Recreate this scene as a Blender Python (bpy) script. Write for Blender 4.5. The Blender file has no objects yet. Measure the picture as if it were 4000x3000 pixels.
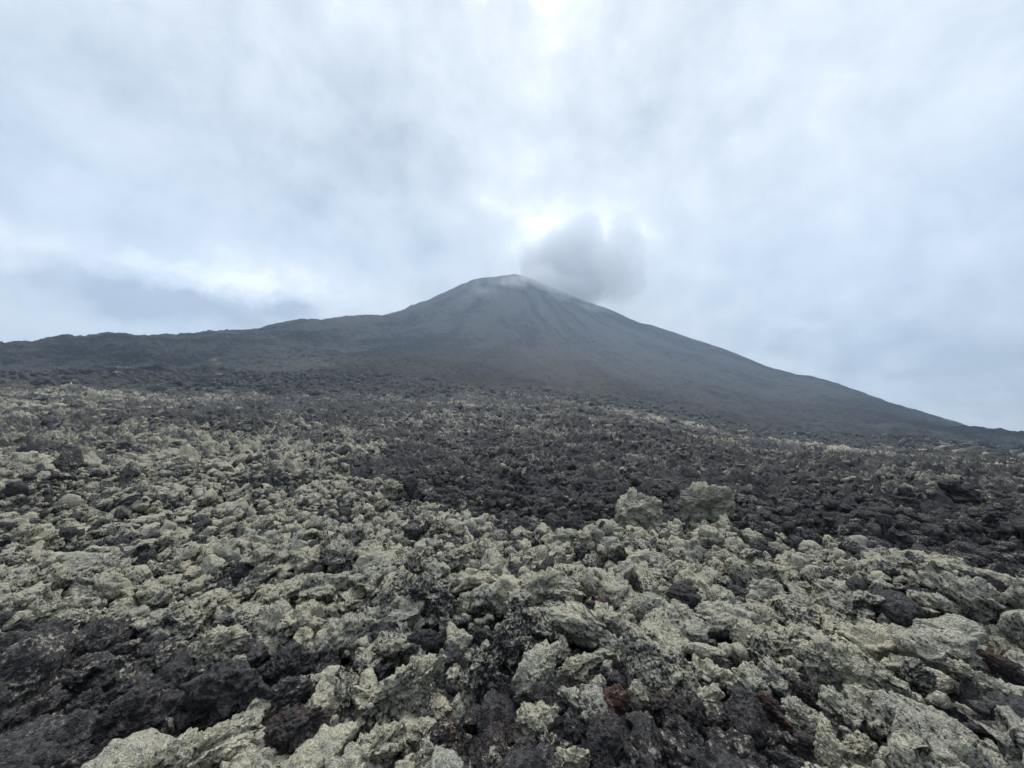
import bpy, bmesh, math, random
import numpy as np
from mathutils import Vector, Matrix
R = math.radians
rng = np.random.default_rng(7)
C = bpy.context.scene.collection
S = bpy.context.scene

# ------------------------------------------------------------------ camera, world, sun, exposure
F = 1450.0                    # focal length in pixels of the 4000 px wide photograph
PITCH = R(8.0)
CAMH = 1.65
cam = bpy.data.cameras.new("camera"); cam.sensor_width = 36; cam.lens = 36 * F / 4000
cam.clip_start = 0.05; cam.clip_end = 30000
co = bpy.data.objects.new("camera", cam); C.objects.link(co)
co.location = (0, 0, CAMH); co.rotation_euler = (R(90) + PITCH, 0, 0)
S.camera = co
S.view_settings.view_transform = 'Standard'; S.view_settings.look = 'None'
S.view_settings.gamma = 1; S.view_settings.use_curve_mapping = False
S.view_settings.exposure = 1.02
S.cycles.use_denoising = True
S.cycles.volume_bounces = 3
S.cycles.max_bounces = 8
S.cycles.diffuse_bounces = 3
S.cycles.volume_step_rate = 1.0
S.cycles.volume_max_steps = 128

SUN_EL, SUN_AZ = R(58), R(12)     # azimuth measured from +Y towards +X
def pix_ray(x, y):                # photo pixel -> world direction
    x = np.asarray(x, float); y = np.asarray(y, float)
    u = (x - 2000) / F; v = (1500 - y) / F
    fw = math.cos(PITCH) - v * math.sin(PITCH); up = math.sin(PITCH) + v * math.cos(PITCH)
    return u, fw, up
def to_pix(P):
    X = P[..., 0]; Y = P[..., 1]; Z = P[..., 2] - CAMH
    d = Y * math.cos(PITCH) + Z * math.sin(PITCH); h = -Y * math.sin(PITCH) + Z * math.cos(PITCH)
    d = np.where(d < 0.05, 0.05, d)
    return 2000 + F * X / d, 1500 - F * h / d, d

class NT:
    """small helper for writing node trees"""
    def __init__(s, tree): s.t = tree; s.n = tree.nodes; s.l = tree.links; s.n.clear()
    def node(s, kind, ins=None, **kw):
        nd = s.n.new(kind)
        for k, v in kw.items(): setattr(nd, k, v)
        for k, v in (ins or {}).items(): s.put(nd, k, v)
        return nd
    def put(s, nd, k, v):
        if isinstance(v, bpy.types.NodeSocket): s.l.new(v, nd.inputs[k])
        else: nd.inputs[k].default_value = v
    def m(s, op, a, b=None, c=None, clamp=False):
        nd = s.n.new('ShaderNodeMath'); nd.operation = op; nd.use_clamp = clamp
        for i, v in enumerate((a, b, c)):
            if v is not None: s.put(nd, i, v)
        return nd.outputs[0]
    def vm(s, op, a, b=None, out=0, scale=None):
        nd = s.n.new('ShaderNodeVectorMath'); nd.operation = op
        s.put(nd, 0, a)
        if b is not None: s.put(nd, 1, b)
        if scale is not None: s.put(nd, 'Scale', scale)
        return nd.outputs[out]
    def mix(s, f, a, b):
        nd = s.n.new('ShaderNodeMix'); nd.data_type = 'RGBA'
        s.put(nd, 0, f); s.put(nd, 6, a); s.put(nd, 7, b)
        return nd.outputs[2]
    def noise(s, vec, scale, detail=3, rough=.55, dist=0.0, out='Fac'):
        nd = s.node('ShaderNodeTexNoise', {'Scale': scale, 'Detail': detail, 'Roughness': rough, 'Distortion': dist})
        s.l.new(vec, nd.inputs['Vector']); return nd.outputs[out]
    def ss(s, x, lo, hi, a=0.0, b=1.0):
        nd = s.node('ShaderNodeMapRange', {'From Min': lo, 'From Max': hi, 'To Min': a, 'To Max': b})
        nd.interpolation_type = 'SMOOTHSTEP'; s.put(nd, 0, x); return nd.outputs[0]
    def lin(s, x, lo, hi, a=0.0, b=1.0):
        nd = s.node('ShaderNodeMapRange', {'From Min': lo, 'From Max': hi, 'To Min': a, 'To Max': b})
        s.put(nd, 0, x); return nd.outputs[0]

w = bpy.data.worlds.new("World"); S.world = w; w.use_nodes = True
T = NT(w.node_tree)
BG = 0.1
D = T.node('ShaderNodeTexCoord').outputs['Generated']
sx = T.node('ShaderNodeSeparateXYZ', {0: D})
dx, dy, dz = sx.outputs
sky = T.node('ShaderNodeTexSky'); sky.sky_type = 'NISHITA'; sky.sun_disc = False
sky.sun_elevation = SUN_EL; sky.sun_rotation = SUN_AZ
inv = T.m('DIVIDE', 1.0, T.m('ADD', T.m('MAXIMUM', dz, 0.0), 0.22))
q = T.node('ShaderNodeCombineXYZ', {0: T.m('MULTIPLY', dx, inv), 1: T.m('MULTIPLY', dy, inv), 2: 0.35}).outputs[0]
wn = T.noise(q, 2.2, 4, .55, 0, 'Color')
warp = T.vm('SUBTRACT', wn, (0.5, 0.5, 0.5))
n1 = T.noise(q, 1.1, 6, .52, .5)
n2 = T.noise(q, 3.4, 6, .58, .35)
el = T.m('ARCSINE', dz)
wa = T.vm('SCALE', T.vm('SUBTRACT', T.noise(D, 4.5, 6, .6, 0, 'Color'), (.5, .5, .5)), scale=.10)
wb = T.vm('SCALE', T.vm('SUBTRACT', T.noise(D, 17, 5, .65, 0, 'Color'), (.5, .5, .5)), scale=.085)
DW = T.vm('ADD', D, T.vm('ADD', wa, wb))
n3 = T.noise(D, 5.0, 7, .6, .25); n4 = T.noise(DW, 13, 6, .6)
def gauss(px, py, sw, sh, amp):
    u, f_, up = pix_ray(px, py); c = np.array([u, f_, up]); n_ = float(np.linalg.norm(c)); c = c / n_
    v = T.vm('MULTIPLY', T.vm('SUBTRACT', DW, tuple(c)), (F * n_ / sw, F * n_ / sw, F * n_ / sh))
    g = T.m('EXPONENT', T.m('MULTIPLY', T.vm('DOT_PRODUCT', v, v, out=1), -1.0))
    return T.m('MULTIPLY', g, amp)
lum = T.m('ADD', T.m('MULTIPLY', T.m('SUBTRACT', n1, .5), .45), T.m('ADD', T.m('MULTIPLY', T.m('SUBTRACT', n2, .5), .55), T.m('ADD', T.m('MULTIPLY', T.m('SUBTRACT', n3, .5), .72), T.m('MULTIPLY', T.m('SUBTRACT', n4, .5), .55))))
for g in [(2120, -95, 90, 55, .45), (1830, -5, 50, 36, .2), (2160, 175, 45, 50, .22), (2450, 165, 40, 50, .14), (2000, 640, 90, 130, .16), (2160, 700, 420, 330, .09), (2120, 890, 120, 75, .27), (2380, 930, 120, 90, .15), (1950, 150, 450, 300, .08),
          (600, 1050, 560, 62, .36), (1200, 1120, 300, 110, .34), (40, 1090, 170, 120, .26), (2700, 850, 500, 300, .06),
          (600, 1180, 350, 78, -.62), (1120, 1205, 95, 46, -.5), (3650, 1380, 650, 330, -.30), (1350, 520, 520, 220, -.12),
          (1400, 880, 420, 160, -.10), (500, 640, 500, 200, -.07), (3300, 300, 500, 320, .07), (950, 200, 170, 120, .10),
          (2480, 480, 260, 170, -.10), (3350, 1010, 400, 160, .04)]:
    lum = T.m('ADD', lum, gauss(*g))
lum = T.m('ADD', lum, .395, clamp=False)
fac = T.m('MAXIMUM', T.m('MINIMUM', lum, 1.0), 0.0)
ramp = T.node('ShaderNodeValToRGB', {0: fac})
els = ramp.color_ramp.elements
els[0].position = 0.0; els[0].color = (.20, .222, .24, 1)
els[1].position = 1.0; els[1].color = (.86, .86, .85, 1)
e = els.new(.33); e.color = (.372, .393, .405, 1)
e = els.new(.62); e.color = (.512, .522, .525, 1)
# unseen sky boosted overhead and dimmed behind the camera to strengthen top light
zen = T.m('MULTIPLY', T.ss(el, R(56), R(80), 1.0, 6.4), T.m('MAXIMUM', T.ss(dy, -.55, .1, .34, 1.0), T.ss(el, R(30), R(60))))
cl = T.vm('SCALE', ramp.outputs[0], scale=T.m('DIVIDE', zen, BG))
col = T.mix(.95, sky.outputs[0], cl)
bgn = T.node('ShaderNodeBackground', {'Color': col, 'Strength': BG})
T.l.new(bgn.outputs[0], T.node('ShaderNodeOutputWorld').inputs[0])

sl = bpy.data.lights.new("sun", 'SUN'); sl.energy = 1.5; sl.angle = R(12); sl.color = (1, .965, .91)
so = bpy.data.objects.new("sun", sl); C.objects.link(so)
sd = Vector((math.sin(SUN_AZ) * math.cos(SUN_EL), math.cos(SUN_AZ) * math.cos(SUN_EL), math.sin(SUN_EL)))
so.rotation_euler = sd.to_track_quat('Z', 'Y').to_euler(); so.location = (0, 0, 60)

# ------------------------------------------------------------------ numpy noise
_P = np.random.default_rng(3).permutation(4096).astype(np.int64)
_V = np.random.default_rng(4).random(4096).astype(np.float32) * 2 - 1
def _h(i, j, k): return _P[(_P[(_P[i & 4095] + j) & 4095] + k) & 4095]
def vnoise(p):
    p = np.asarray(p, np.float64); f = np.floor(p); i = f.astype(np.int64); t = (p - f)
    t = t * t * t * (t * (t * 6 - 15) + 10)
    tx, ty, tz = t[:, 0], t[:, 1], t[:, 2]; x, y, z = i[:, 0], i[:, 1], i[:, 2]
    g = lambda a, b, c: _V[_h(x + a, y + b, z + c)]
    l = lambda a, b, t: a + (b - a) * t
    return l(l(l(g(0, 0, 0), g(1, 0, 0), tx), l(g(0, 1, 0), g(1, 1, 0), tx), ty),
             l(l(g(0, 0, 1), g(1, 0, 1), tx), l(g(0, 1, 1), g(1, 1, 1), tx), ty), tz)
def vnoise2(p):
    p = np.asarray(p, np.float64); f = np.floor(p); i = f.astype(np.int64); t = (p - f)
    t = t * t * t * (t * (t * 6 - 15) + 10)
    tx, ty = t[:, 0], t[:, 1]; x, y = i[:, 0], i[:, 1]
    g = lambda a, b: _V[_P[(_P[(x + a) & 4095] + y + b) & 4095]]
    a = g(0, 0); a = a + (g(1, 0) - a) * tx; b = g(0, 1); b = b + (g(1, 1) - b) * tx
    return a + (b - a) * ty
def fbm(p, o=4, gain=.5, fn=vnoise):
    s = 0; a = 1.0; p = np.asarray(p, float)
    for k in range(o): s = s + a * fn(p + 17.3 * k); a *= gain; p = p * 2.03
    return s
def worley(p):
    """3D cellular distance F1"""
    f = np.floor(p).astype(np.int64); best = np.full(len(p), 9.0)
    for a in (-1, 0, 1):
        for b in (-1, 0, 1):
            for c in (-1, 0, 1):
                i = f + (a, b, c); h = _h(i[:, 0], i[:, 1], i[:, 2])
                o = np.stack([_V[h], _V[(h + 1111) & 4095], _V[(h + 2222) & 4095]], 1) * .5 + .5
                d = i + o - p; best = np.minimum(best, (d * d).sum(1))
    return np.sqrt(best)
def worley2(p):
    """2D cellular: distance F1 and a random value of the nearest cell"""
    f = np.floor(p).astype(np.int64); best = np.full(len(p), 9.0); val = np.zeros(len(p))
    for a in (-1, 0, 1):
        for b in (-1, 0, 1):
            i0 = f[:, 0] + a; i1 = f[:, 1] + b
            h = _P[(_P[i0 & 4095] + i1) & 4095]
            d = (i0 + _V[h] * .5 + .5 - p[:, 0]) ** 2 + (i1 + _V[(h + 1111) & 4095] * .5 + .5 - p[:, 1]) ** 2
            m = d < best; best = np.where(m, d, best); val = np.where(m, _V[(h + 777) & 4095], val)
    return np.sqrt(best), val
def sstep(a, b, x):
    t = np.clip((x - a) / (b - a), 0, 1); return t * t * (3 - 2 * t)

# ------------------------------------------------------------------ the lie of the land
XS = [0, 500, 1000, 1500, 2000, 2300, 2600, 3000, 3400, 3700, 4000]
def curve(xs, ys, rs):
    u, f_, up = pix_ray(xs, ys); rh = np.hypot(u, f_)
    rs = np.asarray(rs, float)
    return np.arctan2(u, f_), rs, CAMH + rs * up / rh
def curve_z(xs, ys, zs):
    u, f_, up = pix_ray(xs, ys); rh = np.hypot(u, f_); e_ = up / rh
    zs = np.asarray(zs, float); return np.arctan2(u, f_), (zs - CAMH) / e_, zs
t1, r1, z1 = curve_z([0, 700, 1300, 1900, 2300, 2700, 3000, 3400, 4000], [2110, 2110, 2110, 2120, 2110, 2078, 2110, 2170, 2330],
                     [.0, .0, -.05, .0, .05, .10, .12, .15, .2])
one = np.ones_like(t1)
mid = np.array([0, 0, 0, .7, 1, 1, 1, 1, .9])
K = [(t1, one * .05, one * 0), (t1, one * 2.2, one * 0), (t1, r1, z1),
     (t1, r1 + 2.3, z1 - .85 * mid), (t1, r1 + 5.2, z1 - .5 * mid + .25 * (1 - mid)),
     curve(XS, [1790, 1790, 1790, 1800, 1805, 1815, 1850, 1905, 1945, 1980, 2035], [28, 28, 28, 28, 28, 27, 26, 25, 24, 23, 22]),
     curve(XS, [1640, 1640, 1640, 1635, 1600, 1640, 1700, 1805, 1828, 1848, 1890], [70, 70, 70, 75, 85, 75, 62, 50, 46, 44, 42]),
     curve(XS, [1535, 1545, 1548, 1550, 1540, 1590, 1645, 1738, 1796, 1832, 1868], [150, 150, 155, 165, 200, 180, 165, 150, 130, 120, 105]),
     curve(XS, [1440, 1425, 1415, 1390, 1370, 1410, 1480, 1590, 1670, 1715, 1770], [330, 340, 380, 450, 600, 640, 600, 520, 440, 380, 300]),
     ]
ridge_px = [(-200, 1345), (0, 1335), (235, 1323), (360, 1322), (430, 1308), (470, 1306), (590, 1316), (687, 1313), (760, 1302), (868, 1288), (950, 1284), (1012, 1280),
            (1157, 1257), (1338, 1242), (1440, 1238), (1501, 1235), (1573, 1212), (1682, 1167), (1808, 1109), (1850, 1093), (1876, 1087), (1950, 1080),
            (2011, 1070), (2060, 1082), (2110, 1104), (2150, 1120), (2194, 1138), (2297, 1178), (2370, 1205), (2440, 1236), (2505, 1263), (2515, 1265), (2546, 1269), (2677, 1315), (2821, 1361),
            (3002, 1435), (3100, 1460), (3183, 1474), (3328, 1520), (3508, 1587), (3690, 1638), (3870, 1683), (4000, 1709), (4200, 1740)]
rx = np.array([p[0] for p in ridge_px], float); ry = np.array([p[1] for p in ridge_px], float)
rr = np.interp(rx, [0, 700, 1200, 1500, 1700, 2000, 2400, 2800, 3300, 4000], [620, 680, 800, 980, 1250, 1400, 1500, 1400, 1100, 800])
t9, r9, z9 = curve(rx, ry, rr)
K += [(t9, r9, z9), (t9, r9 * 1.18, z9 - .08 * r9 - 20), (t9, r9 * 0 + 2050, z9 * 0 - 120)]
NK = len(K)
def knots(th):
    th = np.asarray(th); a = np.abs(th)
    lim = R(56)
    tc = np.clip(th, -lim, lim)
    rk = np.stack([np.interp(tc, k[0], k[1]) for k in K]); zk = np.stack([np.interp(tc, k[0], k[2]) for k in K])
    # beyond the sides of the view the land turns into the mean of its two edges behind the camera
    m = sstep(lim, math.pi, a) * .5
    rko = np.stack([np.interp(-tc, k[0], k[1]) for k in K]); zko = np.stack([np.interp(-tc, k[0], k[2]) for k in K])
    return rk * (1 - m) + rko * m, zk * (1 - m) + zko * m
def base(th, r):
    rk, zk = knots(th)
    d = (zk[1:] - zk[:-1]) / (rk[1:] - rk[:-1])
    s = np.zeros_like(zk); s[0] = d[0]; s[-1] = d[-1]
    h0 = rk[1:-1] - rk[:-2]; h1 = rk[2:] - rk[1:-1]
    same = d[:-1] * d[1:] > 0
    w1 = 2 * h1 + h0; w2 = h1 + 2 * h0
    with np.errstate(all='ignore'):
        s[1:-1] = np.where(same, (w1 + w2) / (w1 / d[:-1] + w2 / d[1:]), 0)
    s[9] = .55 * d[8] + .45 * d[9]          # the skyline stays a rounded crest
    out = np.where(r <= rk[0], zk[0], zk[-1])
    for k in range(NK - 1):
        h = rk[k + 1] - rk[k]; t = (r - rk[k]) / h
        m = (t >= 0) & (t <= 1); t = np.clip(t, 0, 1)
        v = (1 + 2 * t) * (1 - t) ** 2 * zk[k] + t * (1 - t) ** 2 * h * s[k] + t * t * (3 - 2 * t) * zk[k + 1] - t * t * (1 - t) * h * s[k + 1]
        out = np.where(m, v, out)
    return out
def land(th, r):
    """height of the land without its small rubble"""
    X = np.sin(th) * r; Y = np.cos(th) * r; P = np.stack([X, Y], 1)
    z = base(th, r)
    rk, _ = knots(th)
    n = .24 * sstep(2.8, 5.5, r) * fbm(P * .8, 3, .5, vnoise2)
    n += .45 * sstep(8, 22, r) * fbm(P * .16 + 5, 3, .5, vnoise2)
    n += .58 * sstep(6.5, 13, r) * (1 - sstep(60, 110, r)) * (.45 - 1.6 * np.abs(fbm(P * .42 + 15, 3, .5, vnoise2)))
    n += 1.0 * sstep(35, 100, r) * fbm(P * .05 + 9, 3, .5, vnoise2)
    cone = sstep(R(-13), R(-3), th)
    up_ = sstep(0, 1, (r - rk[7]) / (rk[9] - rk[7]))
    n += (1.0 - .75 * cone * up_) * 4.0 * sstep(150, 380, r) * fbm(P * .017 + 2, 5, .52, vnoise2)
    # gullies running down the cone from its summit
    ax = np.arctan2(X - 0.0, 1400 - Y); gl = fbm(np.stack([ax * 9, np.hypot(X, 1400 - Y) * .0016], 1), 4, .55, vnoise2)
    n += 8.0 * sstep(220, 600, r) * (1 - sstep(.45, .95, (r - rk[7]) / (rk[9] - rk[7]))) * gl
    return z + n
def land_xy(X, Y): return land(np.arctan2(X, Y), np.hypot(X, Y))
# nudge the skyline so that, seen from the camera, the rounded crest has the elevation of the ridge
_ts = np.sort(t9); _want = (K[9][2] - CAMH) / K[9][1]
for _ in range(4):
    h_ = np.linspace(.70, 1.17, 60)
    top = np.max([(base(t9, K[9][1] * k) - CAMH) / (K[9][1] * k) for k in h_], axis=0)
    dz_ = (_want - top) * r9
    K[9] = (t9, r9, K[9][2] + dz_); K[10] = (K[10][0], K[10][1], K[10][2] + dz_)
def hit(px, py):
    """where the ray of a photo pixel meets the land"""
    u, f_, up = pix_ray(px, py); rh = math.hypot(u, f_); th = math.atan2(u, f_)
    r = np.exp(np.linspace(math.log(1.0), math.log(1500), 2500)); h = land(np.full_like(r, th), r)
    k = np.argmax(CAMH + r * up / rh < h)
    return r[k], th

# ------------------------------------------------------------------ where lichen, bare lava and rust lie (photo regions carried onto the land)
def inside(poly, x, y):
    c = np.zeros(np.shape(x), bool); n = len(poly)
    for i in range(n):
        x0, y0 = poly[i]; x1, y1 = poly[(i + 1) % n]
        if y0 == y1: continue
        c ^= ((y0 > y) != (y1 > y)) & (x < (x1 - x0) * (y - y0) / (y1 - y0) + x0)
    return c
FLOW = [(1356, 1808), (1290, 1830), (1500, 1885), (1718, 1980), (1898, 2025), (1990, 2085), (2314, 2085), (2420, 2030), (2620, 2060), (2893, 2045), (3164, 2105),
        (3435, 2155), (3700, 2200), (4300, 2300), (4300, 1835), (3700, 1803), (3400, 1793), (3000, 1788), (2600, 1702), (2300, 1642), (2100, 1572),
        (1900, 1530), (1600, 1540), (1260, 1600), (1270, 1650), (1560, 1720)]
DARK_TOP = [(680, 1585), (760, 1565), (1260, 1560), (1260, 1605), (1080, 1600), (1060, 1640), (720, 1640)]
DARK_LEFT = [(-300, 2570), (200, 2530), (600, 2480), (800, 2560), (1000, 2500), (1350, 2560), (1240, 2680), (1000, 2760), (700, 2800), (430, 3000), (-300, 3200)]
DARK_LOW = [(1850, 2705), (2100, 2690), (2300, 2790), (2480, 2650), (2800, 2720), (3000, 2700), (3100, 2850), (3200, 3300), (1750, 3300)]
TOPMID = [(950, 1500), (1500, 1480), (2080, 1500), (2130, 1575), (2000, 1560), (1600, 1600), (1250, 1600), (1050, 1560)]
BAND = [(2000, 1520), (2300, 1590), (2600, 1640), (3000, 1720), (3400, 1762), (3900, 1800), (3700, 1806), (3000, 1790), (2600, 1702), (2300, 1642), (2100, 1572)]
def tone_at(P, jit=True):
    px, py, d = to_pix(P)
    if jit:
        s = 26
        px = px + s * fbm(P[:, :2] * .9, 3, .5, vnoise2) * 1.6; py = py + s * .6 * fbm(P[:, :2] * .9 + 31, 3, .5, vnoise2) * np.clip((py - 1500) / 600, .15, 1)
    L = .81 - .06 * sstep(2450, 2100, py); Rd = np.zeros(len(P)); Yl = np.full(len(P), .36)
    L = L - .42 * sstep(1900, 1570, py); Yl = Yl + .15 * sstep(2300, 2000, py) * (px < 2000)
    def put(poly, l, r_, y_):
        nonlocal L, Rd, Yl
        m = inside(poly, px, py); L = np.where(m, l, L); Rd = np.where(m, r_, Rd); Yl = np.where(m, y_, Yl)
    put(FLOW, .26, .05, .0); put(DARK_TOP, .26, .0, .0)
    put(DARK_LEFT, .20, .08, .1); put(DARK_LOW, .26, .22, .2); put(BAND, .27, .0, .75); put(TOPMID, .20, .03, .1)
    q_ = P[:, :2]; L = L + .20 * fbm(q_ * .35 + 3, 3, .55, vnoise2) * sstep(5, 14, d) + .16 * fbm(q_ * .06 + 8, 2, .5, vnoise2) * sstep(25, 60, d)
    return L, Rd, Yl

# ------------------------------------------------------------------ materials
def mat(name):
    m = bpy.data.materials.new(name); m.use_nodes = True; return m
def rock_material(name, per_object, far=False):
    m = mat(name); t = NT(m.node_tree)
    geo = t.node('ShaderNodeNewGeometry'); P = geo.outputs['Position']
    if per_object: tone = t.node('ShaderNodeObjectInfo').outputs['Color']
    else: tone = t.node('ShaderNodeAttribute', attribute_name='tone').outputs['Color']
    sp = t.node('ShaderNodeSeparateColor', {0: tone}); L, Rd, Yl = sp.outputs[:3]
    a = t.noise(P, 5.5, 5, .62); b = t.noise(P, 42, 3, .65); c = t.noise(P, 1.3, 3)
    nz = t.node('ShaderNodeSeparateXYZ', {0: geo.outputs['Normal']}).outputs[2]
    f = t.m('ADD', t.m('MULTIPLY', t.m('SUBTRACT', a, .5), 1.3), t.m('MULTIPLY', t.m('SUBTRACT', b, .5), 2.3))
    f = t.m('ADD', f, t.m('ADD', t.m('MULTIPLY', t.m('SUBTRACT', L, .60), 1.25), t.m('MULTIPLY', nz, .20)))  # lichen favours upward faces; the weight also paints tops lighter for contrast
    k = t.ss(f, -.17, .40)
    bas = t.mix(t.ss(b, .3, .75), (.026, .025, .026, 1), (.112, .108, .107, 1))
    rust = t.mix(t.ss(a, .35, .65), (.048, .030, .028, 1), (.105, .058, .048, 1))
    bas = t.mix(t.m('MULTIPLY', Rd, t.ss(a, .3, .62)), bas, rust)
    gg = t.mix(t.ss(c, .35, .7), (.30, .292, .25, 1), (.39, .365, .285, 1))
    ye = t.mix(t.ss(b, .35, .7), (.40, .358, .25, 1), (.50, .455, .325, 1))
    yf = t.m('ADD', t.m('MULTIPLY', Yl, .75), t.m('MULTIPLY', t.m('SUBTRACT', t.noise(P, 2.6, 4), .5), 1.5), clamp=True)
    lic = t.mix(yf, gg, ye)
    lic = t.mix(t.ss(t.noise(P, 95, 2), .52, .72), lic, (.55, .54, .42, 1))
    lic = t.mix(t.ss(t.noise(P, 70, 2), .56, .74), lic, (.12, .12, .105, 1))
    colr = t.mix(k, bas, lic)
    h = t.m('ADD', t.m('MULTIPLY', b, .8), t.m('ADD', t.m('MULTIPLY', t.noise(P, 130, 2), .35), t.m('MULTIPLY', t.noise(P, 18, 3), 1.2)))
    bp = t.node('ShaderNodeBump', {'Height': h, 'Strength': 1.0, 'Distance': .035})
    pb = t.node('ShaderNodeBsdfPrincipled', {'Base Color': colr, 'Roughness': .95, 'Specular IOR Level': .15, 'Normal': bp.outputs[0]})
    t.l.new(pb.outputs[0], t.node('ShaderNodeOutputMaterial').inputs[0])
    return m
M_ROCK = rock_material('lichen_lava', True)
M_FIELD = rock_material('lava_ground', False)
def volcano_material():
    m = mat('volcano_slope'); t = NT(m.node_tree)
    P = t.node('ShaderNodeNewGeometry').outputs['Position']
    tone = t.node('ShaderNodeAttribute', attribute_name='tone').outputs['Color']
    sp = t.node('ShaderNodeSeparateColor', {0: tone}); pale, brown, streak = sp.outputs[:3]
    a = t.noise(P, .018, 6, .6, .3); b = t.noise(P, .22, 5, .65); c = t.noise(P, 1.1, 3, .6); e = t.noise(P, .055, 7, .68, .4)
    f = t.m('ADD', t.m('MULTIPLY', t.m('SUBTRACT', a, .5), .7), t.m('ADD', t.m('MULTIPLY', t.m('SUBTRACT', b, .5), 1.1), t.m('MULTIPLY', t.m('SUBTRACT', streak, .5), .85)))
    f = t.m('ADD', f, t.m('ADD', t.m('MULTIPLY', t.m('SUBTRACT', c, .5), .5), t.m('MULTIPLY', t.m('SUBTRACT', e, .5), 1.1)))
    col = t.mix(t.ss(f, -.32, .22), (.010, .011, .013, 1), (.070, .068, .064, 1))
    col = t.mix(t.m('MULTIPLY', brown, .75), col, t.mix(b, (.06, .05, .042, 1), (.15, .125, .10, 1)))
    col = t.mix(t.m('MULTIPLY', pale, t.ss(b, .3, .65)), col, (.27, .26, .20, 1))
    bp = t.node('ShaderNodeBump', {'Height': t.m('ADD', b, t.m('MULTIPLY', c, .4)), 'Strength': 1.0, 'Distance': 4.0})
    pb = t.node('ShaderNodeBsdfPrincipled', {'Base Color': col, 'Roughness': 1, 'Specular IOR Level': .05, 'Normal': bp.outputs[0]})
    t.l.new(pb.outputs[0], t.node('ShaderNodeOutputMaterial').inputs[0])
    return m
M_VOLC = volcano_material()

# ------------------------------------------------------------------ mesh helpers
def mesh_np(name, co_, faces, tone=None, smooth=True):
    me = bpy.data.meshes.new(name); n = len(faces); k = faces.shape[1]
    me.vertices.add(len(co_)); me.vertices.foreach_set('co', np.ascontiguousarray(co_, np.float32).ravel())
    me.loops.add(n * k); me.loops.foreach_set('vertex_index', np.ascontiguousarray(faces, np.int32).ravel())
    me.polygons.add(n); me.polygons.foreach_set('loop_start', np.arange(0, n * k, k, dtype=np.int32))
    me.polygons.foreach_set('use_smooth', np.full(n, smooth, bool))
    me.update(calc_edges=True)
    if tone is not None:
        at = me.attributes.new('tone', 'FLOAT_COLOR', 'POINT')
        at.data.foreach_set('color', np.ascontiguousarray(np.concatenate([tone, np.ones((len(tone), 1))], 1), np.float32).ravel())
    return me
def put(name, me, m=None):
    o = bpy.data.objects.new(name, me); C.objects.link(o)
    if m and not me.materials: me.materials.append(m)
    return o
def tag(o, label, cat, group=None):
    o['label'] = label; o['category'] = cat
    if group: o['group'] = group

# ------------------------------------------------------------------ ground sheets
def ang_columns():
    a = np.tan(np.linspace(math.atan(-1.62), math.atan(1.62), 3)[[0, 2]])
    inner = np.arctan(np.linspace(-1.62, 1.62, 1500)) * .5 + np.linspace(math.atan(-1.62), math.atan(1.62), 1500) * .5
    outer = np.linspace(inner[-1], 2 * math.pi + inner[0], 90)[1:-1]
    return np.concatenate([inner, outer])
TH = ang_columns(); NC = len(TH); THW = (TH + math.pi) % (2 * math.pi) - math.pi
def rows(k0, k1, ns):
    """radius of every row from knot k0 to k1, log spaced between neighbouring knots"""
    rk, _ = knots(THW); out = []
    for k, n in zip(range(k0, k1), ns):
        s = np.linspace(0, 1, n, endpoint=(k == k1 - 1))[:, None]
        out.append(np.exp(np.log(rk[k]) * (1 - s) + np.log(rk[k + 1]) * s))
    return np.concatenate(out)
def sheet(name, k0, k1, ns, disp, tone, m):
    r = rows(k0, k1, ns); nr = len(r); th = np.broadcast_to(THW, r.shape).ravel(); r = r.ravel()
    z = land(th, r); P = np.stack([np.sin(th) * r, np.cos(th) * r, z], 1)
    P[:, 2] += disp(P, th, r)
    i = np.arange(nr - 1)[:, None] * NC; j = np.arange(NC)[None]; j2 = (j + 1) % NC
    fc = np.stack([i + j, i + j2, i + NC + j2, i + NC + j], -1).reshape(-1, 4)[:, ::-1]
    o = put(name, mesh_np(name, P, fc, tone(P, th, r)), m); o['kind'] = 'structure'
    return o
def lumps(P, r):
    """clinker relief of the field between and beyond the single rocks"""
    q2 = P[:, :2]; wv = np.stack([fbm(q2 * 1.7, 2, .5, vnoise2), fbm(q2 * 1.7 + 50, 2, .5, vnoise2)], 1) * .28
    out = np.zeros(len(P))
    for sc, amp, a, b in ((6.0, .09, 0, 22), (2.9, .17, 3.5, 45), (1.35, .30, 11, 130), (.6, .55, 32, 400), (.27, .95, 75, 900)):
        ft = sstep(a, a * 1.6 + .01, r) * (1 - sstep(b, b * 1.5, r)); k = np.nonzero(ft > 0)[0]
        if not len(k): continue
        d, v = worley2((q2[k] + wv[k] / sc * .9) * sc + 40 * sc)
        out[k] += ft[k] * amp * ((.75 - d) * (1.0 + .6 * v) + .25 * v)
    out += .10 * np.minimum(r / 12, 3) * fbm(q2 * np.float64(2.6), 3, .55, vnoise2) * sstep(4, 14, r) * (1 - sstep(120, 260, r))
    return out
def field_tone(P, th, r):
    L, Rd, Yl = tone_at(P)
    L = L + .16 * fbm(P[:, :2] * 1.1 + 7, 3, .6, vnoise2) - .45 * sstep(22, 9, r)  # near ground painted darker, adding shade to the gaps between rocks
    return np.stack([np.clip(L, 0, 1), Rd, Yl], 1)
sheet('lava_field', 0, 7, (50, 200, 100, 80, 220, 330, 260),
      lambda P, th, r: lumps(P, r) * sstep(1.0, 2.2, r) - .13 * sstep(30, 9, r), field_tone, M_FIELD)
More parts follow.
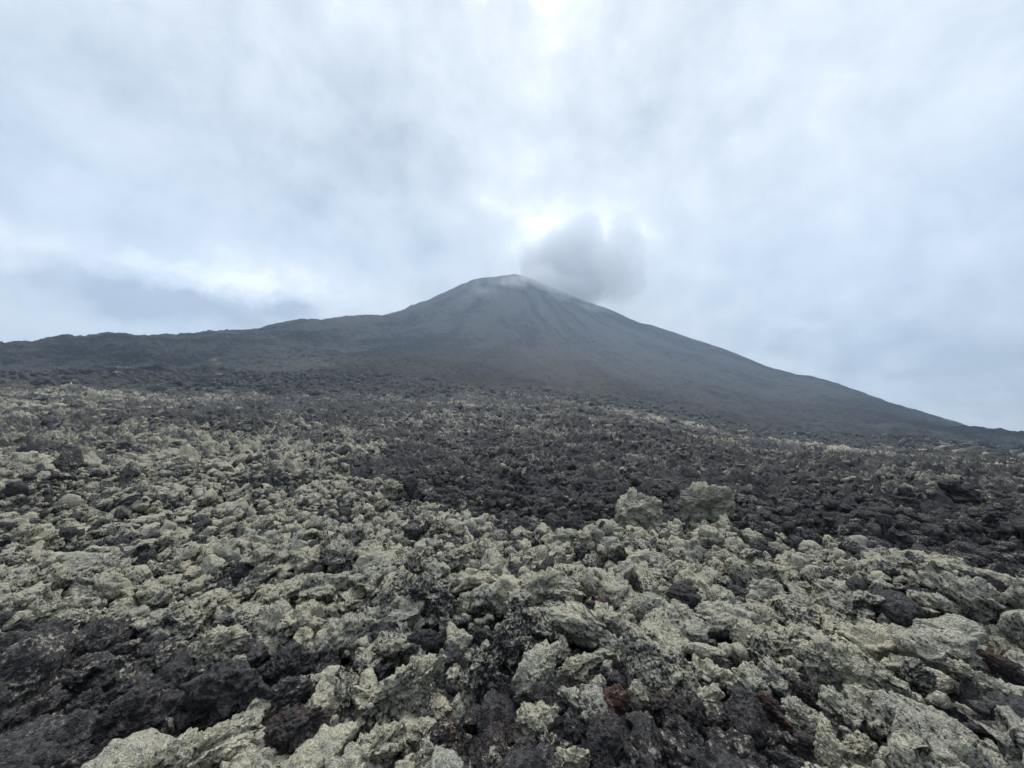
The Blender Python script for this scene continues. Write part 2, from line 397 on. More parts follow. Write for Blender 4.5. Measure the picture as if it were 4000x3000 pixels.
def slope_disp(P, th, r):
    rk, _ = knots(th); u_ = (r - rk[7]) / (rk[9] - rk[7])
    cone = sstep(R(-12), R(-2), th) * sstep(.35, .9, u_)
    cut = sstep(1.15, 1.02, u_)
    q2 = P[:, :2]; out = lumps(P, r) * (1 - .6 * cone) * cut
    for sc, amp in ((.12, 1.7), (.05, 2.6)):
        d, v = worley2(q2 * sc + 3); out += amp * ((.32 - d) + .5 * v) * (1 - .8 * cone) * cut * sstep(0, .2, u_)
    return out * sstep(0, .03, u_) + lumps(P, r) * (1 - sstep(0, .03, u_))
def slope_tone(P, th, r):
    px, py, d = to_pix(P); rk, _ = knots(th); u_ = (r - rk[7]) / (rk[9] - rk[7])
    wob = 60 * fbm(P[:, :2] * .01, 3, .5, vnoise2); ax = px + wob; ay = py + .4 * wob
    g = lambda x, y, a, b: np.exp(-((ax - x) / a) ** 2 - ((ay - y) / b) ** 2)
    pale = .40 * sstep(.12, .0, u_) + .5 * g(1640, 1440, 150, 60) * .35 + .25 * g(1200, 1440, 250, 60) + .5 * g(905, 1300, 60, 9) + .9 * g(795, 1385, 22, 7) + .7 * g(810, 1408, 12, 7) + .8 * g(1440, 1247, 16, 5)
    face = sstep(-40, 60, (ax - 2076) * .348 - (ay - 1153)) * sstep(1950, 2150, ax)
    brown = .6 * g(2250, 1480, 330, 100) + .22 * sstep(1250, 1420, ay) * sstep(1500, 1900, ax) * (1 - face) + .3 * g(1600, 1500, 300, 70) + .4 * g(3100, 1600, 400, 60) + .25 * g(1900, 1400, 400, 90)
    dark = g(1750, 1430, 260, 90) + g(1250, 1520, 500, 45) + .8 * g(2050, 1520, 200, 60) + .5 * g(600, 1400, 400, 40) + .5 * g(3400, 1600, 500, 40)
    ang = np.arctan2(P[:, 0], 1400 - P[:, 1]); st = .5 + .5 * fbm(np.stack([ang * 17 + .0035 * wob, np.hypot(P[:, 0], 1400 - P[:, 1]) * .006], 1), 5, .62, vnoise2)
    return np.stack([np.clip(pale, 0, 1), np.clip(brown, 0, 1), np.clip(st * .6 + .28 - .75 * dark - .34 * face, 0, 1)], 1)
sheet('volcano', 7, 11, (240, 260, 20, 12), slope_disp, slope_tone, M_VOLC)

# ------------------------------------------------------------------ rocks
_ICO = {}
def ico(level):
    if level not in _ICO:
        bm = bmesh.new(); bmesh.ops.create_icosphere(bm, subdivisions=level, radius=1)
        _ICO[level] = (np.array([v.co for v in bm.verts]), np.array([[v.index for v in f.verts] for f in bm.faces])); bm.free()
    return _ICO[level]
def rock_shape(level, seed, form='lump', axes=(1, 1, 1)):
    """a rough clinker: planes knocked off, lumps, knobs, then crust; fills the box of half sizes axes"""
    g = np.random.default_rng(seed); d, f = ico(level); off = g.random(3) * 400
    flat, lum_, knob, crust = dict(lump=(.5, .34, .20, .13), knob=(.3, .30, .32, .16), slab=(.7, .24, .12, .11), angular=(.9, .16, .08, .08),
              round=(.30, .16, .08, .09), dome=(.35, .24, .15, .11), spire=(.7, .38, .24, .14), arch=(.2, .16, .15, .13), pitted=(.4, .16, .1, .10))[form]
    n = g.normal(size=(11, 3)); n /= np.linalg.norm(n, axis=1)[:, None]; o = g.uniform(.58, .98, 11)
    c = d @ n.T; s = np.where(c > .05, o / np.maximum(c, .05), 9).min(1); s = np.minimum(s, 1.25)
    r = (1 - flat) + flat * s
    wv = np.stack([fbm(d * 1.1 + off + k * 31, 3) for k in range(3)], 1)
    r = r * (1 + lum_ * 1.2 * fbm(d * 1.25 + off, 2))
    p = d * r[:, None]
    if form in ('arch', 'pitted'):
        cv = np.array([.22, -.86, -.40]) if form == 'arch' else np.array([.05, -.8, .35]); cv /= np.linalg.norm(cv)
        k = d @ cv + .10 * wv[:, 0]; deep = .62 if form == 'arch' else .35
        wd = .77 if form == 'arch' else .88
        p = p * (1 - deep * sstep(wd, wd + .2, k))[:, None]
    w2 = np.stack([fbm(d * 2.3 + off + 90 + k * 31, 2) for k in range(3)], 1)
    p = p + (wv * .26 + w2 * .10) * (1.0 if form not in ('round', 'slab', 'angular') else .35)
    ax = np.asarray(axes, float); mean = ax.prod() ** (1 / 3); ra = ax / mean
    lo, hi = p.min(0), p.max(0); p = (p - (lo + hi) / 2) / ((hi - lo) / 2) * ra
    d = d / ra; d /= np.linalg.norm(d, axis=1)[:, None]
    if level >= 2:
        wk = worley(p * 2.2 + off); p = p + d * (knob * 1.4 * (.55 - wk))[:, None]
    if level >= 3:
        q1 = p + .06 * np.stack([vnoise(p * 6 + off + k * 20) for k in range(3)], 1)
        wk = worley(q1 * 4.6 + off + 9); p = p + d * (crust * 1.5 * (.5 - wk))[:, None]
    if level >= 4:
        wk = worley(p * 9.5 + off + 5); p = p + d * (crust * .75 * (.45 - wk) + crust * .35 * fbm(p * 12 + off, 3, .65))[:, None]
        w3 = worley(p * 7 + off + 45); p = p - d * (crust * .8 * sstep(.30, .10, w3))[:, None]
    if level >= 6:
        wk = worley(p * 22 + off + 5); p = p + d * (crust * .33 * (.45 - wk))[:, None]
    lo, hi = p.min(0), p.max(0)
    return (p - (lo + hi) / 2) / ((hi - lo) / 2) * ax, f

# the rocks one can single out: pixel box in the photograph, lichen, rust, yellow, form, roll, label
MARKS = [
 (752, 2430, 975, 2622, .92, 0, .35, 'lump', 12, 'long pale lichen-crusted rock above the black rubble at left'),
 (458, 2588, 528, 2692, .80, 0, .1, 'spire', 5, 'pale greenish upright rock standing in the black left rubble'),
 (360, 2700, 610, 2900, .10, .15, .1, 'lump', 14, 'big charcoal rock with smooth flank at lower left'),
 (245, 2680, 455, 2830, .14, .05, .1, 'lump', 20, 'slanting charcoal rock with grey streaks at lower left'),
 (55, 2790, 256, 2945, .42, .05, .5, 'lump', 12, 'dark rock with pale rim near the lower left corner'),
 (440, 2885, 562, 2985, .52, 0, .1, 'round', 10, 'smooth rounded grey-green rock near the bottom left'),
 (560, 2818, 1000, 3060, .88, 0, .75, 'lump', 16, 'huge yellowish lichen boulder at the bottom left edge'),
 (705, 2455, 870, 2588, .08, .05, 0, 'slab', 28, 'black slab leaning beside the long pale rock'),
 (576, 2605, 690, 2675, .12, .25, 0, 'angular', 15, 'dark angular block with flat reddish face at left'),
 (235, 2920, 388, 3040, .25, .05, .1, 'lump', 10, 'dark grey boulder cut by the bottom edge at left'),
 (298, 2580, 372, 2672, .70, 0, .1, 'lump', 30, 'mossy grey-green rock on the edge of black rubble'),
 (425, 2500, 548, 2572, .35, .2, .5, 'angular', 0, 'brownish block with a pale chipped corner at left'),
 (1118, 2285, 1208, 2362, .04, 0, 0, 'angular', 10, 'small black three-cornered rock lying on pale lichen rubble'),
 (1560, 2242, 1802, 2432, .62, 0, 0, 'knob', -6, 'bluish grey knobby boulder overhanging a dark hollow'),
 (1000, 2508, 1245, 2665, .08, .05, 0, 'knob', 4, 'big black knobby clinker left of centre'),
 (1232, 2550, 1352, 2655, .10, .2, 0, 'lump', -10, 'black clinker with brown tint beside the big black one'),
 (1425, 2548, 1765, 2835, .84, 0, .25, 'knob', 22, 'massive pale pitted crag in the central foreground'),
 (1298, 2600, 1425, 2795, .66, 0, .2, 'lump', 8, 'pale rock with a dark cap left of the massive crag'),
 (1043, 2638, 1235, 2758, .30, .05, .1, 'dome', 5, 'dark grey dome-shaped rock below the black clinker'),
 (1030, 2750, 1312, 2985, .18, .75, .25, 'lump', 8, 'big red-brown rough boulder at the bottom, left of centre'),
 (1765, 2540, 1996, 2768, .60, 0, .1, 'knob', -12, 'grey bubbly boulder right of the massive pale crag'),
 (1583, 2446, 1755, 2558, .06, .1, 0, 'knob', 0, 'cluster-shaped black clinker above the massive pale crag'),
 (1732, 2520, 1816, 2604, .06, .05, 0, 'angular', -8, 'small black pillar-like rock beside a pale flat face'),
 (1832, 2448, 1914, 2524, .05, .1, 0, 'lump', 0, 'small round black rock beside the bluish grey spire'),
 (1892, 2385, 2108, 2604, .48, .05, 0, 'spire', -18, 'bluish grey jagged spire rock at the centre'),
 (1735, 2430, 1850, 2560, .90, 0, .6, 'slab', 4, 'pale cream flat-faced block among black rocks'),
 (1672, 2722, 1770, 2820, .85, 0, 1, 'lump', 10, 'yellowish round-topped rock under the massive pale crag'),
 (1855, 2705, 1988, 2925, .08, .1, 0, 'angular', 6, 'tall charcoal block standing at bottom centre'),
 (1662, 2815, 1858, 2975, .30, .6, .3, 'lump', -8, 'dark rock with rusty stain and pale top at bottom centre'),
 (1838, 2836, 2010, 3040, .16, .35, .1, 'round', -5, 'smooth brown-grey boulder cut by the bottom edge at centre'),
 (1605, 2910, 1805, 3050, .80, 0, .45, 'lump', -10, 'pale peaked rock at the bottom edge near centre'),
 (1310, 2848, 1602, 3050, .82, 0, .4, 'knob', 15, 'broad pale lichen rock at bottom, right of the red-brown one'),
 (2000, 2222, 2285, 2398, .92, 0, .55, 'arch', 4, 'pale overhanging block with a black cave beneath'),
 (1990, 2482, 2196, 2735, .86, 0, .25, 'slab', 48, 'long pale slab leaning up to the right at centre'),
 (2462, 2322, 2645, 2458, .90, 0, .3, 'round', -6, 'pale potato-shaped boulder right of centre'),
 (2600, 2262, 2742, 2365, .10, .1, .1, 'angular', -8, 'black angular rock on pale rubble right of centre'),
 (2788, 2247, 2866, 2318, .55, .05, .3, 'round', 0, 'round rock half pale and half black at upper right'),
 (2838, 2290, 2944, 2362, .35, .05, .2, 'round', -14, 'dark olive oval cobble in pale rubble at right'),
 (2384, 2498, 2732, 2725, .66, .05, .1, 'slab', -18, 'broad flat grey slab with pale edges at centre right'),
 (2450, 2655, 2555, 2770, .95, 0, .45, 'pitted', 0, 'round pale cobble with a hole in its face'),
 (2364, 2622, 2456, 2695, .04, 0, 0, 'angular', -12, 'small glossy black rock above the round pale cobble'),
 (2345, 2680, 2472, 2812, .14, .95, .1, 'lump', 5, 'rust-brown knobby rock left of the round pale cobble'),
 (2278, 2792, 2486, 3040, .08, .28, .1, 'round', 0, 'big dark rounded boulder at the bottom, right of centre'),
 (2138, 2925, 2322, 3060, .92, 0, .6, 'arch', 0, 'pale arch-shaped stone at the bottom edge'),
 (1995, 2748, 2200, 2892, .95, 0, .6, 'dome', 6, 'pale cream cushion-shaped rock carrying a black pebble'),
 (2048, 2800, 2078, 2828, .03, 0, 0, 'angular', 0, 'tiny black pebble lying on the pale cushion-shaped rock'),
 (2075, 2680, 2150, 2788, .06, .15, 0, 'angular', -10, 'small dark upright block above the cushion-shaped rock'),
 (2176, 2778, 2284, 2922, .12, .05, 0, 'lump', 8, 'charcoal peaked rock beside the pale cushion-shaped rock'),
 (2450, 2766, 2578, 2918, .10, .1, .1, 'angular', -22, 'charcoal wedge below the round pale cobble'),
 (2524, 2698, 2672, 2842, .14, .4, .1, 'knob', -10, 'brown knobbed rock under the broad flat slab'),
 (2626, 2698, 2760, 2848, .14, .15, .1, 'lump', -16, 'dark upright rock right of the brown knobbed rock'),
 (2576, 2810, 2775, 2955, .30, .1, .2, 'knob', -10, 'dark grey rock flecked with lichen at lower right centre'),
 (2815, 2692, 3005, 2930, .06, .25, 0, 'angular', -12, 'big charcoal block with a brown right flank'),
 (2962, 2710, 3100, 2864, .02, 1.0, 0, 'lump', -30, 'rusty red rock against the big charcoal block'),
 (2850, 2428, 3010, 2575, .88, 0, .4, 'round', -8, 'large round pale boulder at centre right'),
 (2672, 2515, 2842, 2582, .85, 0, .3, 'round', -4, 'pale loaf-shaped rock right of the broad flat slab'),
 (2855, 2585, 3015, 2732, .90, 0, .5, 'lump', -20, 'pale crusty rock above the big charcoal block'),
 (2712, 2665, 2832, 2820, .88, 0, .5, 'lump', -6, 'pale upright rock left of the big charcoal block'),
 (2298, 2640, 2374, 2764, .78, 0, .3, 'pitted', 0, 'small pale upright stone left of the rust-brown rock'),
 (2198, 2656, 2306, 2806, .82, 0, .35, 'lump', -24, 'pale bent rock right of the leaning slab'),
 (2180, 2532, 2370, 2664, .82, 0, .5, 'arch', 24, 'pale curved rock with shadowed underside at centre'),
 (2384, 2370, 2490, 2474, .84, 0, .3, 'spire', 10, 'pale peaked rock left of the potato-shaped boulder'),
 (2628, 2362, 2742, 2454, .86, 0, .6, 'lump', 0, 'yellowish pale rock right of the potato-shaped boulder'),
 (3190, 2250, 3345, 2368, .88, 0, .5, 'spire', -20, 'pale tilted boulder with a pointed shoulder at right'),
 (3100, 2268, 3172, 2362, .86, 0, .3, 'lump', 0, 'pale stubby rock left of the tilted boulder'),
 (3838, 2540, 4040, 2692, .03, .8, 0, 'slab', -24, 'dark wine-red slab at the right edge'),
 (3112, 2488, 3420, 2735, .92, 0, .3, 'knob', -18, 'large pale lumpy rock mass at right'),
 (3398, 2628, 3564, 2738, .82, 0, .35, 'dome', -12, 'pale smooth rock overhanging a dark gap at right'),
 (3524, 2564, 3645, 2724, .52, .05, 0, 'lump', -20, 'grey-green upright rock in pale rubble at right'),
 (3572, 2404, 3694, 2530, .88, 0, .3, 'slab', -20, 'pale block above a black crevice at right'),
 (3725, 2590, 4010, 2800, .88, 0, .25, 'knob', -30, 'long pale rock slanting to the right edge'),
 (3412, 2762, 3778, 2975, .90, 0, .3, 'spire', -28, 'pale pointed rock with long sloping back at lower right'),
 (3176, 2790, 3300, 3040, .86, 0, .6, 'slab', 4, 'tall pale finger-like rock at the lower right'),
 (3288, 2850, 3418, 3050, .80, 0, .6, 'slab', -16, 'tall yellowish rock beside the finger-like rock'),
 (3432, 2900, 3680, 3050, .14, .05, 0, 'slab', -8, 'flat purple-grey rock at the bottom right'),
 (3770, 2890, 3886, 3040, .20, .75, .2, 'slab', -20, 'dull red slab near the bottom right corner'),
 (2995, 2935, 3176, 3050, .16, .05, .1, 'lump', -12, 'charcoal humped rock at the bottom edge, lower right'),
 (3094, 2862, 3210, 2928, .10, .5, .1, 'angular', -10, 'reddish dark block above the charcoal humped rock'),
 (3085, 2646, 3206, 2764, .18, .3, .1, 'lump', -22, 'dark brown rock below the large pale lumpy mass'),
 (3196, 2698, 3370, 2830, .82, 0, .3, 'lump', -20, 'pale green ridge-like rock below the large lumpy mass'),
 (3046, 2738, 3234, 2868, .84, 0, .15, 'lump', -16, 'pale mint-green rock right of the rusty red rock'),
 (3510, 2762, 3820, 2878, .84, 0, .3, 'slab', -18, 'low pale slab behind the pointed rock at lower right'),
 (3732, 2778, 3920, 2848, .92, 0, .55, 'dome', -16, 'cream-topped low rock near the right edge'),
 (3780, 2240, 3950, 2338, .04, .1, 0, 'slab', -18, 'black slab standing in for a dark opening at right'),  # black colour of the slab paints the shade of an opening
 (1309, 1736, 1373, 1792, .12, 0, 0, 'angular', -6, 'lone dark boulder on the pale slope in the middle distance'),
 (1497, 1868, 1592, 1952, .80, 0, .6, 'knob', 0, 'pale crusted boulder where the black flow begins'),
 (1572, 1862, 1632, 1950, .05, 0, 0, 'angular', 6, 'black angular boulder touching the pale crusted one'),
 (2395, 1905, 2585, 2100, .92, 0, .35, 'dome', 4, 'pale knobby boulder on the rim before the black flow'),
 (2650, 1880, 2866, 2082, .92, 0, .35, 'arch', 6, 'pale dome boulder with a dark cave on the rim'),
 (1675, 2138, 1850, 2275, .70, 0, .3, 'knob', 0, 'rough pale crag rising just left of centre'),
 (490, 1924, 622, 1992, .10, .05, .2, 'arch', -14, 'dark arched outcrop in the pale field at left'),
 (446, 1920, 504, 1948, .90, 0, .5, 'slab', -4, 'pale flat block behind the dark arched outcrop'),
 (422, 1958, 504, 2002, .45, 0, .1, 'dome', 0, 'grey block left of the dark arched outcrop'),
 (3746, 1826, 3802, 1850, .98, 0, .3, 'slab', -14, 'pale tilted plate on the black flow at far right'),
 (2634, 1750, 2662, 1770, .98, 0, .4, 'lump', 0, 'small whitish rock on the black flow at centre right'),
 (2298, 1658, 2340, 1676, .95, 0, .2, 'slab', 6, 'flat pale plate on the dark rise at centre'),
 (2344, 1656, 2396, 1680, .80, 0, .1, 'slab', 18, 'tilted grey plate beside the flat pale plate'),
 (2042, 1654, 2060, 1671, .98, 0, .4, 'angular', 0, 'tiny pale block on the dark rise left of the plates'),
 (1155, 1492, 1182, 1526, .12, 0, 0, 'lump', 0, 'distant dark crag below the volcano slope at left'),
 (1478, 1535, 1494, 1552, .04, 0, 0, 'angular', 0, 'tiny far black block at the top of the field'),
 (3262, 1762, 3288, 1788, .15, .4, 0, 'spire', 0, 'small reddish upright rock topping the black flow'),
 (3228, 1768, 3246, 1778, .98, 0, .3, 'slab', -10, 'tiny white slab left of the reddish upright rock'),
 (3436, 1925, 3580, 2012, .06, .3, 0, 'arch', -12, 'dark rock standing in for a reddish hollow at right'),  # added rock, coloured dark to show the shade of a hollow
 (3672, 1872, 3832, 1955, .04, .15, 0, 'lump', -12, 'black rock standing in for the hollow at far right'),  # added rock; its black colour gives the shade inside a hollow
]
cp_, sp_ = math.cos(PITCH), math.sin(PITCH)
placed = []          # centre, radius, nearness for spacing the other rocks
recs = []
def new_rock(name, me, loc, rot, sc, tone, label, cat, group=None):
    o = put(name, me); o.matrix_world = Matrix.LocRotScale(Vector(loc), rot, Vector(sc))
    o.color = (tone[0], tone[1], tone[2], 1); tag(o, label, cat, group)
    return o
for i, (x0, y0, x1, y1, L, Rd, Yl, form, roll, label) in enumerate(MARKS):
    cx, cy = (x0 + x1) / 2, (y0 + y1) / 2; wpx, hpx = x1 - x0, y1 - y0
    rg, th = hit(cx, min(y1, 3200) - .14 * hpx)
    u, f_, up = pix_ray(cx, cy); rh = math.hypot(u, f_)
    n3 = math.sqrt(u * u + f_ * f_ + up * up); cosv = 1 / math.sqrt(1 + ((cx - 2000) / F) ** 2 + ((cy - 1500) / F) ** 2)
    c = Vector((u, f_, up)) * (rg / rh); dist = c.length; c.z += CAMH
    k = dist * cosv ** 1.5 / F
    hw, hh = wpx * k / 2 * 1.06, hpx * k / 2 * 1.06
    fwd = Vector((u, f_, up)).normalized(); right = fwd.cross(Vector((0, 0, 1))).normalized(); upv = right.cross(fwd)
    rot = Matrix((right, fwd, upv)).transposed()
    # pixel box sizes are along screen axes; a rolled rock keeps its long axis along the roll
    if abs(roll) > 20: hw, hh = max(hw, hh) * 1.12, min(hw, hh) * .70
    q4 = rot.to_quaternion() @ Matrix.Rotation(-R(roll), 3, 'Y').to_quaternion()
    dep = .78 * math.sqrt(hw * hh)
    rpx = max(wpx, hpx) * .256
    p, f = rock_shape(6 if rpx > 46 else 5 if rpx > 16 else 4, 1000 + i, form, (hw, dep, hh))
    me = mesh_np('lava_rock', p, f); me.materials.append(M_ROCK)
    big = max(hw, hh) > .42
    new_rock('lava_boulder' if big else 'lava_rock', me, c, q4, (1, 1, 1), (L, Rd, Yl), label, 'boulder' if big else 'rock')
    placed.append((c.x, c.y, c.z, math.sqrt(hw * hh), cx, cy, wpx, hpx, dist))
NM = len(placed)
PL = np.array(placed)

# ---- every other rock: sizes by a power law, thinned so that they lie beside and on one another
TMAX = R(61)
cand = []
for ra, rb, smin, smax, num, ex in ((.9, 2.6, .025, .17, 4000, 1.7), (2.6, 5, .03, .23, 8500, 1.7), (5, 9, .025, .18, 36000, 2.6), (9, 18, .035, .20, 64000, 2.8),
                                    (18, 36, .065, .30, 76000, 2.8), (36, 75, .13, .5, 60000, 2.7), (75, 150, .28, .8, 26000, 2.8), (150, 270, .5, 1.9, 11000, 3.0)):
    r = np.sqrt(rng.random(num) * (rb ** 2 - ra ** 2) + ra ** 2); th = (rng.random(num) * 2 - 1) * TMAX
    uu = rng.random(num); s = (smin ** (1 - ex) + uu * (smax ** (1 - ex) - smin ** (1 - ex))) ** (1 / (1 - ex))
    cand.append(np.stack([np.sin(th) * r, np.cos(th) * r, s, r], 1))
cand = np.concatenate(cand); cand = cand[np.argsort(-cand[:, 2])]
cz = land_xy(cand[:, 0], cand[:, 1])
keep = []; grid = {}; CELL = .25
cpx, cpy, cd = to_pix(np.stack([cand[:, 0], cand[:, 1], cz], 1))
for i in range(len(cand)):
    x, y, s, r = cand[i]
    if r < 9.0:
        rp = s * F / cd[i]
        e_ = ((cpx[i] - PL[:, 4]) / (PL[:, 6] * .43 + rp * .40)) ** 2 + ((cpy[i] - PL[:, 5]) / (PL[:, 7] * .43 + rp * .40)) ** 2
        if np.any((e_ < 1) & (r < PL[:, 8] + PL[:, 3] * .8)): continue
        gx, gy = int(math.floor(x / CELL)), int(math.floor(y / CELL)); bad = False
        for a in (-2, -1, 0, 1, 2):
            for b in (-2, -1, 0, 1, 2):
                for (X, Y, S_) in grid.get((gx + a, gy + b), ()):
                    if (X - x) ** 2 + (Y - y) ** 2 < (.58 * (S_ + s)) ** 2: bad = True; break
                if bad: break
            if bad: break
        if bad: continue
        grid.setdefault((gx, gy), []).append((x, y, s))
    keep.append(i)
fill = cand[keep]; fz = cz[keep]; NF = len(fill)
fpos = np.stack([fill[:, 0], fill[:, 1], fz + fill[:, 2] * rng.uniform(-.15, .6, NF)], 1)
L, Rd, Yl = tone_at(fpos)
rv = rng.random(NF)
L = L * (1 - .5 * sstep(130, 190, fill[:, 3]))
L = L + rng.normal(0, .12, NF)
L = np.where(rv < .075 + .06 * sstep(4, 9, fill[:, 3]), .10, L); Rd = np.where(rv < .008, .6, Rd * rng.uniform(.2, 1.4, NF)); Yl = Yl + rng.normal(0, .22, NF)
ftone = np.clip(np.stack([L, Rd, Yl], 1), 0, 1)
fx, fy, fd = to_pix(fpos); frad = fill[:, 2] * F / fd            # radius in photo pixels
seen = (fx > -20) & (fx < 4020) & (fy < 3030) & (fpos[:, 1] > 0)
order = np.argsort(-np.where(seen, frad, -1))
single = order[:300 - NM]; is_single = np.zeros(NF, bool); is_single[single] = True
FORMS = ['lump', 'knob', 'lump', 'angular', 'spire', 'lump', 'slab', 'knob', 'round', 'lump', 'dome', 'spire']
def rand_rot(g):
    a = g.uniform(0, 2 * math.pi); b, c2 = g.normal(0, .35, 2)
    return (Matrix.Rotation(a, 3, 'Z') @ Matrix.Rotation(b, 3, 'X') @ Matrix.Rotation(c2, 3, 'Y'))
pool = []
for k in range(24):
    p, f = rock_shape(5, 300 + k, FORMS[k % 12], (1.15, .92, .82))
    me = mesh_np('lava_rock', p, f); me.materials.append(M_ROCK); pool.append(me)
tone_word = lambda l, r_: ('rust-brown' if r_ > .5 and l < .5 else 'charcoal' if l < .24 else 'dark grey' if l < .46 else 'grey-green' if l < .72 else 'pale')
todo = []
for n, i in enumerate(single):
    d2 = ((fx[i] - PL[:, 4]) / (PL[:, 6] * .5 + 60)) ** 2 + ((fy[i] - PL[:, 5]) / (PL[:, 7] * .5 + 60)) ** 2
    j = int(np.argmin(d2)); ddx, ddy = fx[i] - PL[j, 4], fy[i] - PL[j, 5]
    lr = 'right of' if ddx > 0 else 'left of'; fb = 'in front of' if ddy > 0 else 'behind'
    dr = lr if abs(ddx) > 2.2 * abs(ddy) else fb if abs(ddy) > 2.2 * abs(ddx) else ('front ' if ddy > 0 else 'back ') + lr
    ref = MARKS[j][9]
    todo.append((i, f"{tone_word(ftone[i, 0], ftone[i, 1])} rock {dr} {ref}"))
from collections import Counter
cnt = Counter(t[1] for t in todo)
for n, (i, lab) in enumerate(todo):
    s = fill[i, 2]; g = np.random.default_rng(5000 + int(i))
    new_rock('lava_rock', pool[n % 24], fpos[i], rand_rot(g).to_quaternion(), s * g.uniform(.85, 1.2, 3), ftone[i], lab, 'rock', 'rocks of the near lava field' if cnt[lab] == 1 else 'twins, ' + lab)

# ---- the countless rest as one object
lib = {lv: [rock_shape(lv, 700 + 50 * lv + k, FORMS[k % 12]) for k in range(n)] for lv, n in ((1, 8), (2, 14), (3, 16), (4, 14))}
rest = np.nonzero(~is_single)[0]; dpx = 2 * frad[rest] * .256
lev = np.where(dpx > 20, 4, np.where(dpx > 7, 3, np.where(dpx > 3.6, 2, 1)))
VV, FF, TT = [], [], []; base_i = 0
for lv in (1, 2, 3, 4):
    idx = rest[lev == lv]
    for kk, (p, f) in enumerate(lib[lv]):
        sel = idx[kk::len(lib[lv])]
        if not len(sel): continue
        m = len(sel); a = rng.uniform(0, 2 * math.pi, m); b = rng.normal(0, .4, m); c2 = rng.normal(0, .4, m)
        ca, sa, cb, sb, cc, sc_ = np.cos(a), np.sin(a), np.cos(b), np.sin(b), np.cos(c2), np.sin(c2); z0 = np.zeros(m); o1 = np.ones(m)
        Rz = np.stack([ca, -sa, z0, sa, ca, z0, z0, z0, o1], 1).reshape(m, 3, 3)
        Rx = np.stack([o1, z0, z0, z0, cb, -sb, z0, sb, cb], 1).reshape(m, 3, 3)
        Ry = np.stack([cc, z0, sc_, z0, o1, z0, -sc_, z0, cc], 1).reshape(m, 3, 3)
        Mx = (Rz @ Rx @ Ry) * (fill[sel, 2][:, None] * rng.uniform(.72, 1.25, (m, 3)))[:, None, :]
        v = np.einsum('mij,vj->mvi', Mx, p) + fpos[sel][:, None, :]
        VV.append(v.reshape(-1, 3).astype(np.float32)); FF.append((f[None] + (np.arange(m) * len(p))[:, None, None] + base_i).reshape(-1, 3)); base_i += m * len(p)
        TT.append(np.repeat(ftone[sel], len(p), 0).astype(np.float32))
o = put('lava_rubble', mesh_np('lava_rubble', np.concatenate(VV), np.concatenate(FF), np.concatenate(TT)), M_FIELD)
o['kind'] = 'stuff'; o['label'] = 'rough lava rubble covering the field between the single rocks'
print('ROCKS', NM, NF, base_i, len(rest), np.bincount(lev), 'smallest single px', frad[single].min())

# ------------------------------------------------------------------ air and steam
def vol_box(name, lo, hi, m):
    bm = bmesh.new(); bmesh.ops.create_cube(bm, size=1)
    for v in bm.verts: v.co = Vector([lo[k] + (v.co[k] + .5) * (hi[k] - lo[k]) for k in range(3)])
    me = bpy.data.meshes.new(name); bm.to_mesh(me); bm.free(); return put(name, me, m)
hm = mat('haze_air'); t = NT(hm.node_tree)
pv = t.node('ShaderNodeVolumePrincipled', {'Color': (.64, .80, 1.0, 1), 'Density': 3.6e-4, 'Anisotropy': .1})
t.l.new(pv.outputs[0], t.node('ShaderNodeOutputMaterial').inputs[1])
hz = vol_box('haze', (-2080, -2080, -135), (2080, 2080, 1060), hm); hz['kind'] = 'stuff'; hz['label'] = 'thin blue-grey haze in the air'

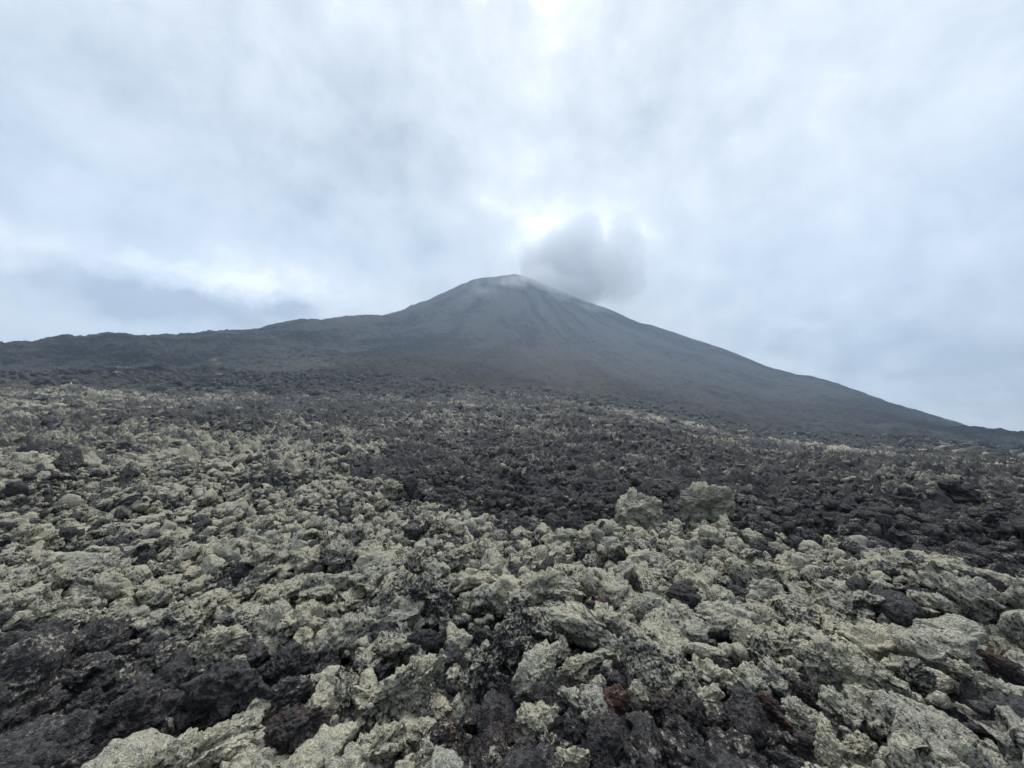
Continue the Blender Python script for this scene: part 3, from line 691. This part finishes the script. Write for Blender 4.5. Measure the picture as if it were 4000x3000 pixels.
def at_px(x, y, r):
    u, f_, up = pix_ray(x, y); rh = math.hypot(u, f_); k = r / rh
    return np.array([u * k, f_ * k, CAMH + up * k]), math.sqrt(u * u + f_ * f_ + up * up) * k
def steam(name, blobs, dens, warp_amt, label, lo_pad=60, soft=.13, hf=1.0):
    """a cloud of steam: soft balls with edges broken by noise"""
    m = mat(name); t = NT(m.node_tree); P = t.node('ShaderNodeNewGeometry').outputs['Position']
    wp = t.vm('SUBTRACT', t.noise(P, .016, 6, .62, 0, 'Color'), (.5, .5, .5))
    wq = t.vm('SUBTRACT', t.noise(P, .06, 4, .6, 0, 'Color'), (.5, .5, .5))
    Pw = t.vm('ADD', P, t.vm('ADD', t.vm('SCALE', wp, scale=warp_amt), t.vm('SCALE', wq, scale=warp_amt * .55)))
    lo = np.full(3, 1e9); hi = -lo; fld = None
    for (x, y, r, rad, fl, den) in blobs:
        c, dd = at_px(x, y, r - 60 if r > 0 else hit(x, y)[0] + r); R_ = rad * dd / F; sc = np.array([1, 1, fl])
        v = t.vm('SUBTRACT', Pw, tuple(c)); v = t.vm('MULTIPLY', v, tuple(1 / (R_ * sc)))
        g = t.m('MULTIPLY', t.ss(t.vm('LENGTH', v, out=1), 1.0, 1 - soft), den)
        fld = g if fld is None else t.m('MAXIMUM', fld, g)
        lo = np.minimum(lo, c - R_ * sc - lo_pad); hi = np.maximum(hi, c + R_ * sc + lo_pad)
    nz = t.ss(t.noise(P, .03, 4, .6), .30, .62, .35, 1.0)
    d = t.m('MULTIPLY', t.m('MULTIPLY', fld, nz), dens)
    pv = t.node('ShaderNodeVolumePrincipled', {'Color': (.965, .972, .985, 1), 'Density': d, 'Anisotropy': .1})
    t.l.new(pv.outputs[0], t.node('ShaderNodeOutputMaterial').inputs[1])
    m.cycles.volume_step_rate = .3
    o = vol_box(name, lo, hi, m); tag(o, label, 'steam'); return o
steam('steam_plume', [(2130, 1040, 1430, 105, 1.0, .9), (2110, 1110, -45, 95, .8, .5), (2010, 1105, -35, 60, .7, .35), (2200, 985, 1450, 100, 1, .9), (2275, 920, 1460, 80, 1.1, .8), (2290, 872, 1460, 56, 1, .8), (2255, 990, 1460, 90, 1, .8),
                      (2330, 1060, 1470, 130, .9, .7), (2440, 900, 1480, 62, 1.2, .6), (2440, 845, 1480, 44, 1.2, .6), (2430, 1000, 1480, 105, 1, .5),
                      (2220, 1150, -40, 110, .6, .45), (2250, 1120, 1440, 130, .55, .9), (2420, 1110, 1470, 110, .7, .45), (2060, 1000, 1430, 50, 1.1, .8), (1945, 1045, 1450, 55, .8, .22)],
      .020, 65, 'pale grey steam plume with two towers rising from the volcano summit')
steam('steam_wisp', [(1890, 1150, -30, 75, .6, .5), (1815, 1190, -25, 55, .5, .5), (1950, 1110, -30, 70, .5, .5)], .010, 110, 'thin white wisp drifting across the left shoulder of the summit', 40, .9)
steam('steam_wisp', [(2310, 1205, -30, 100, .4, .5), (2180, 1165, -30, 80, .5, .6)], .010, 110, 'thin white wisp trailing down the right shoulder of the summit', 40, .9)
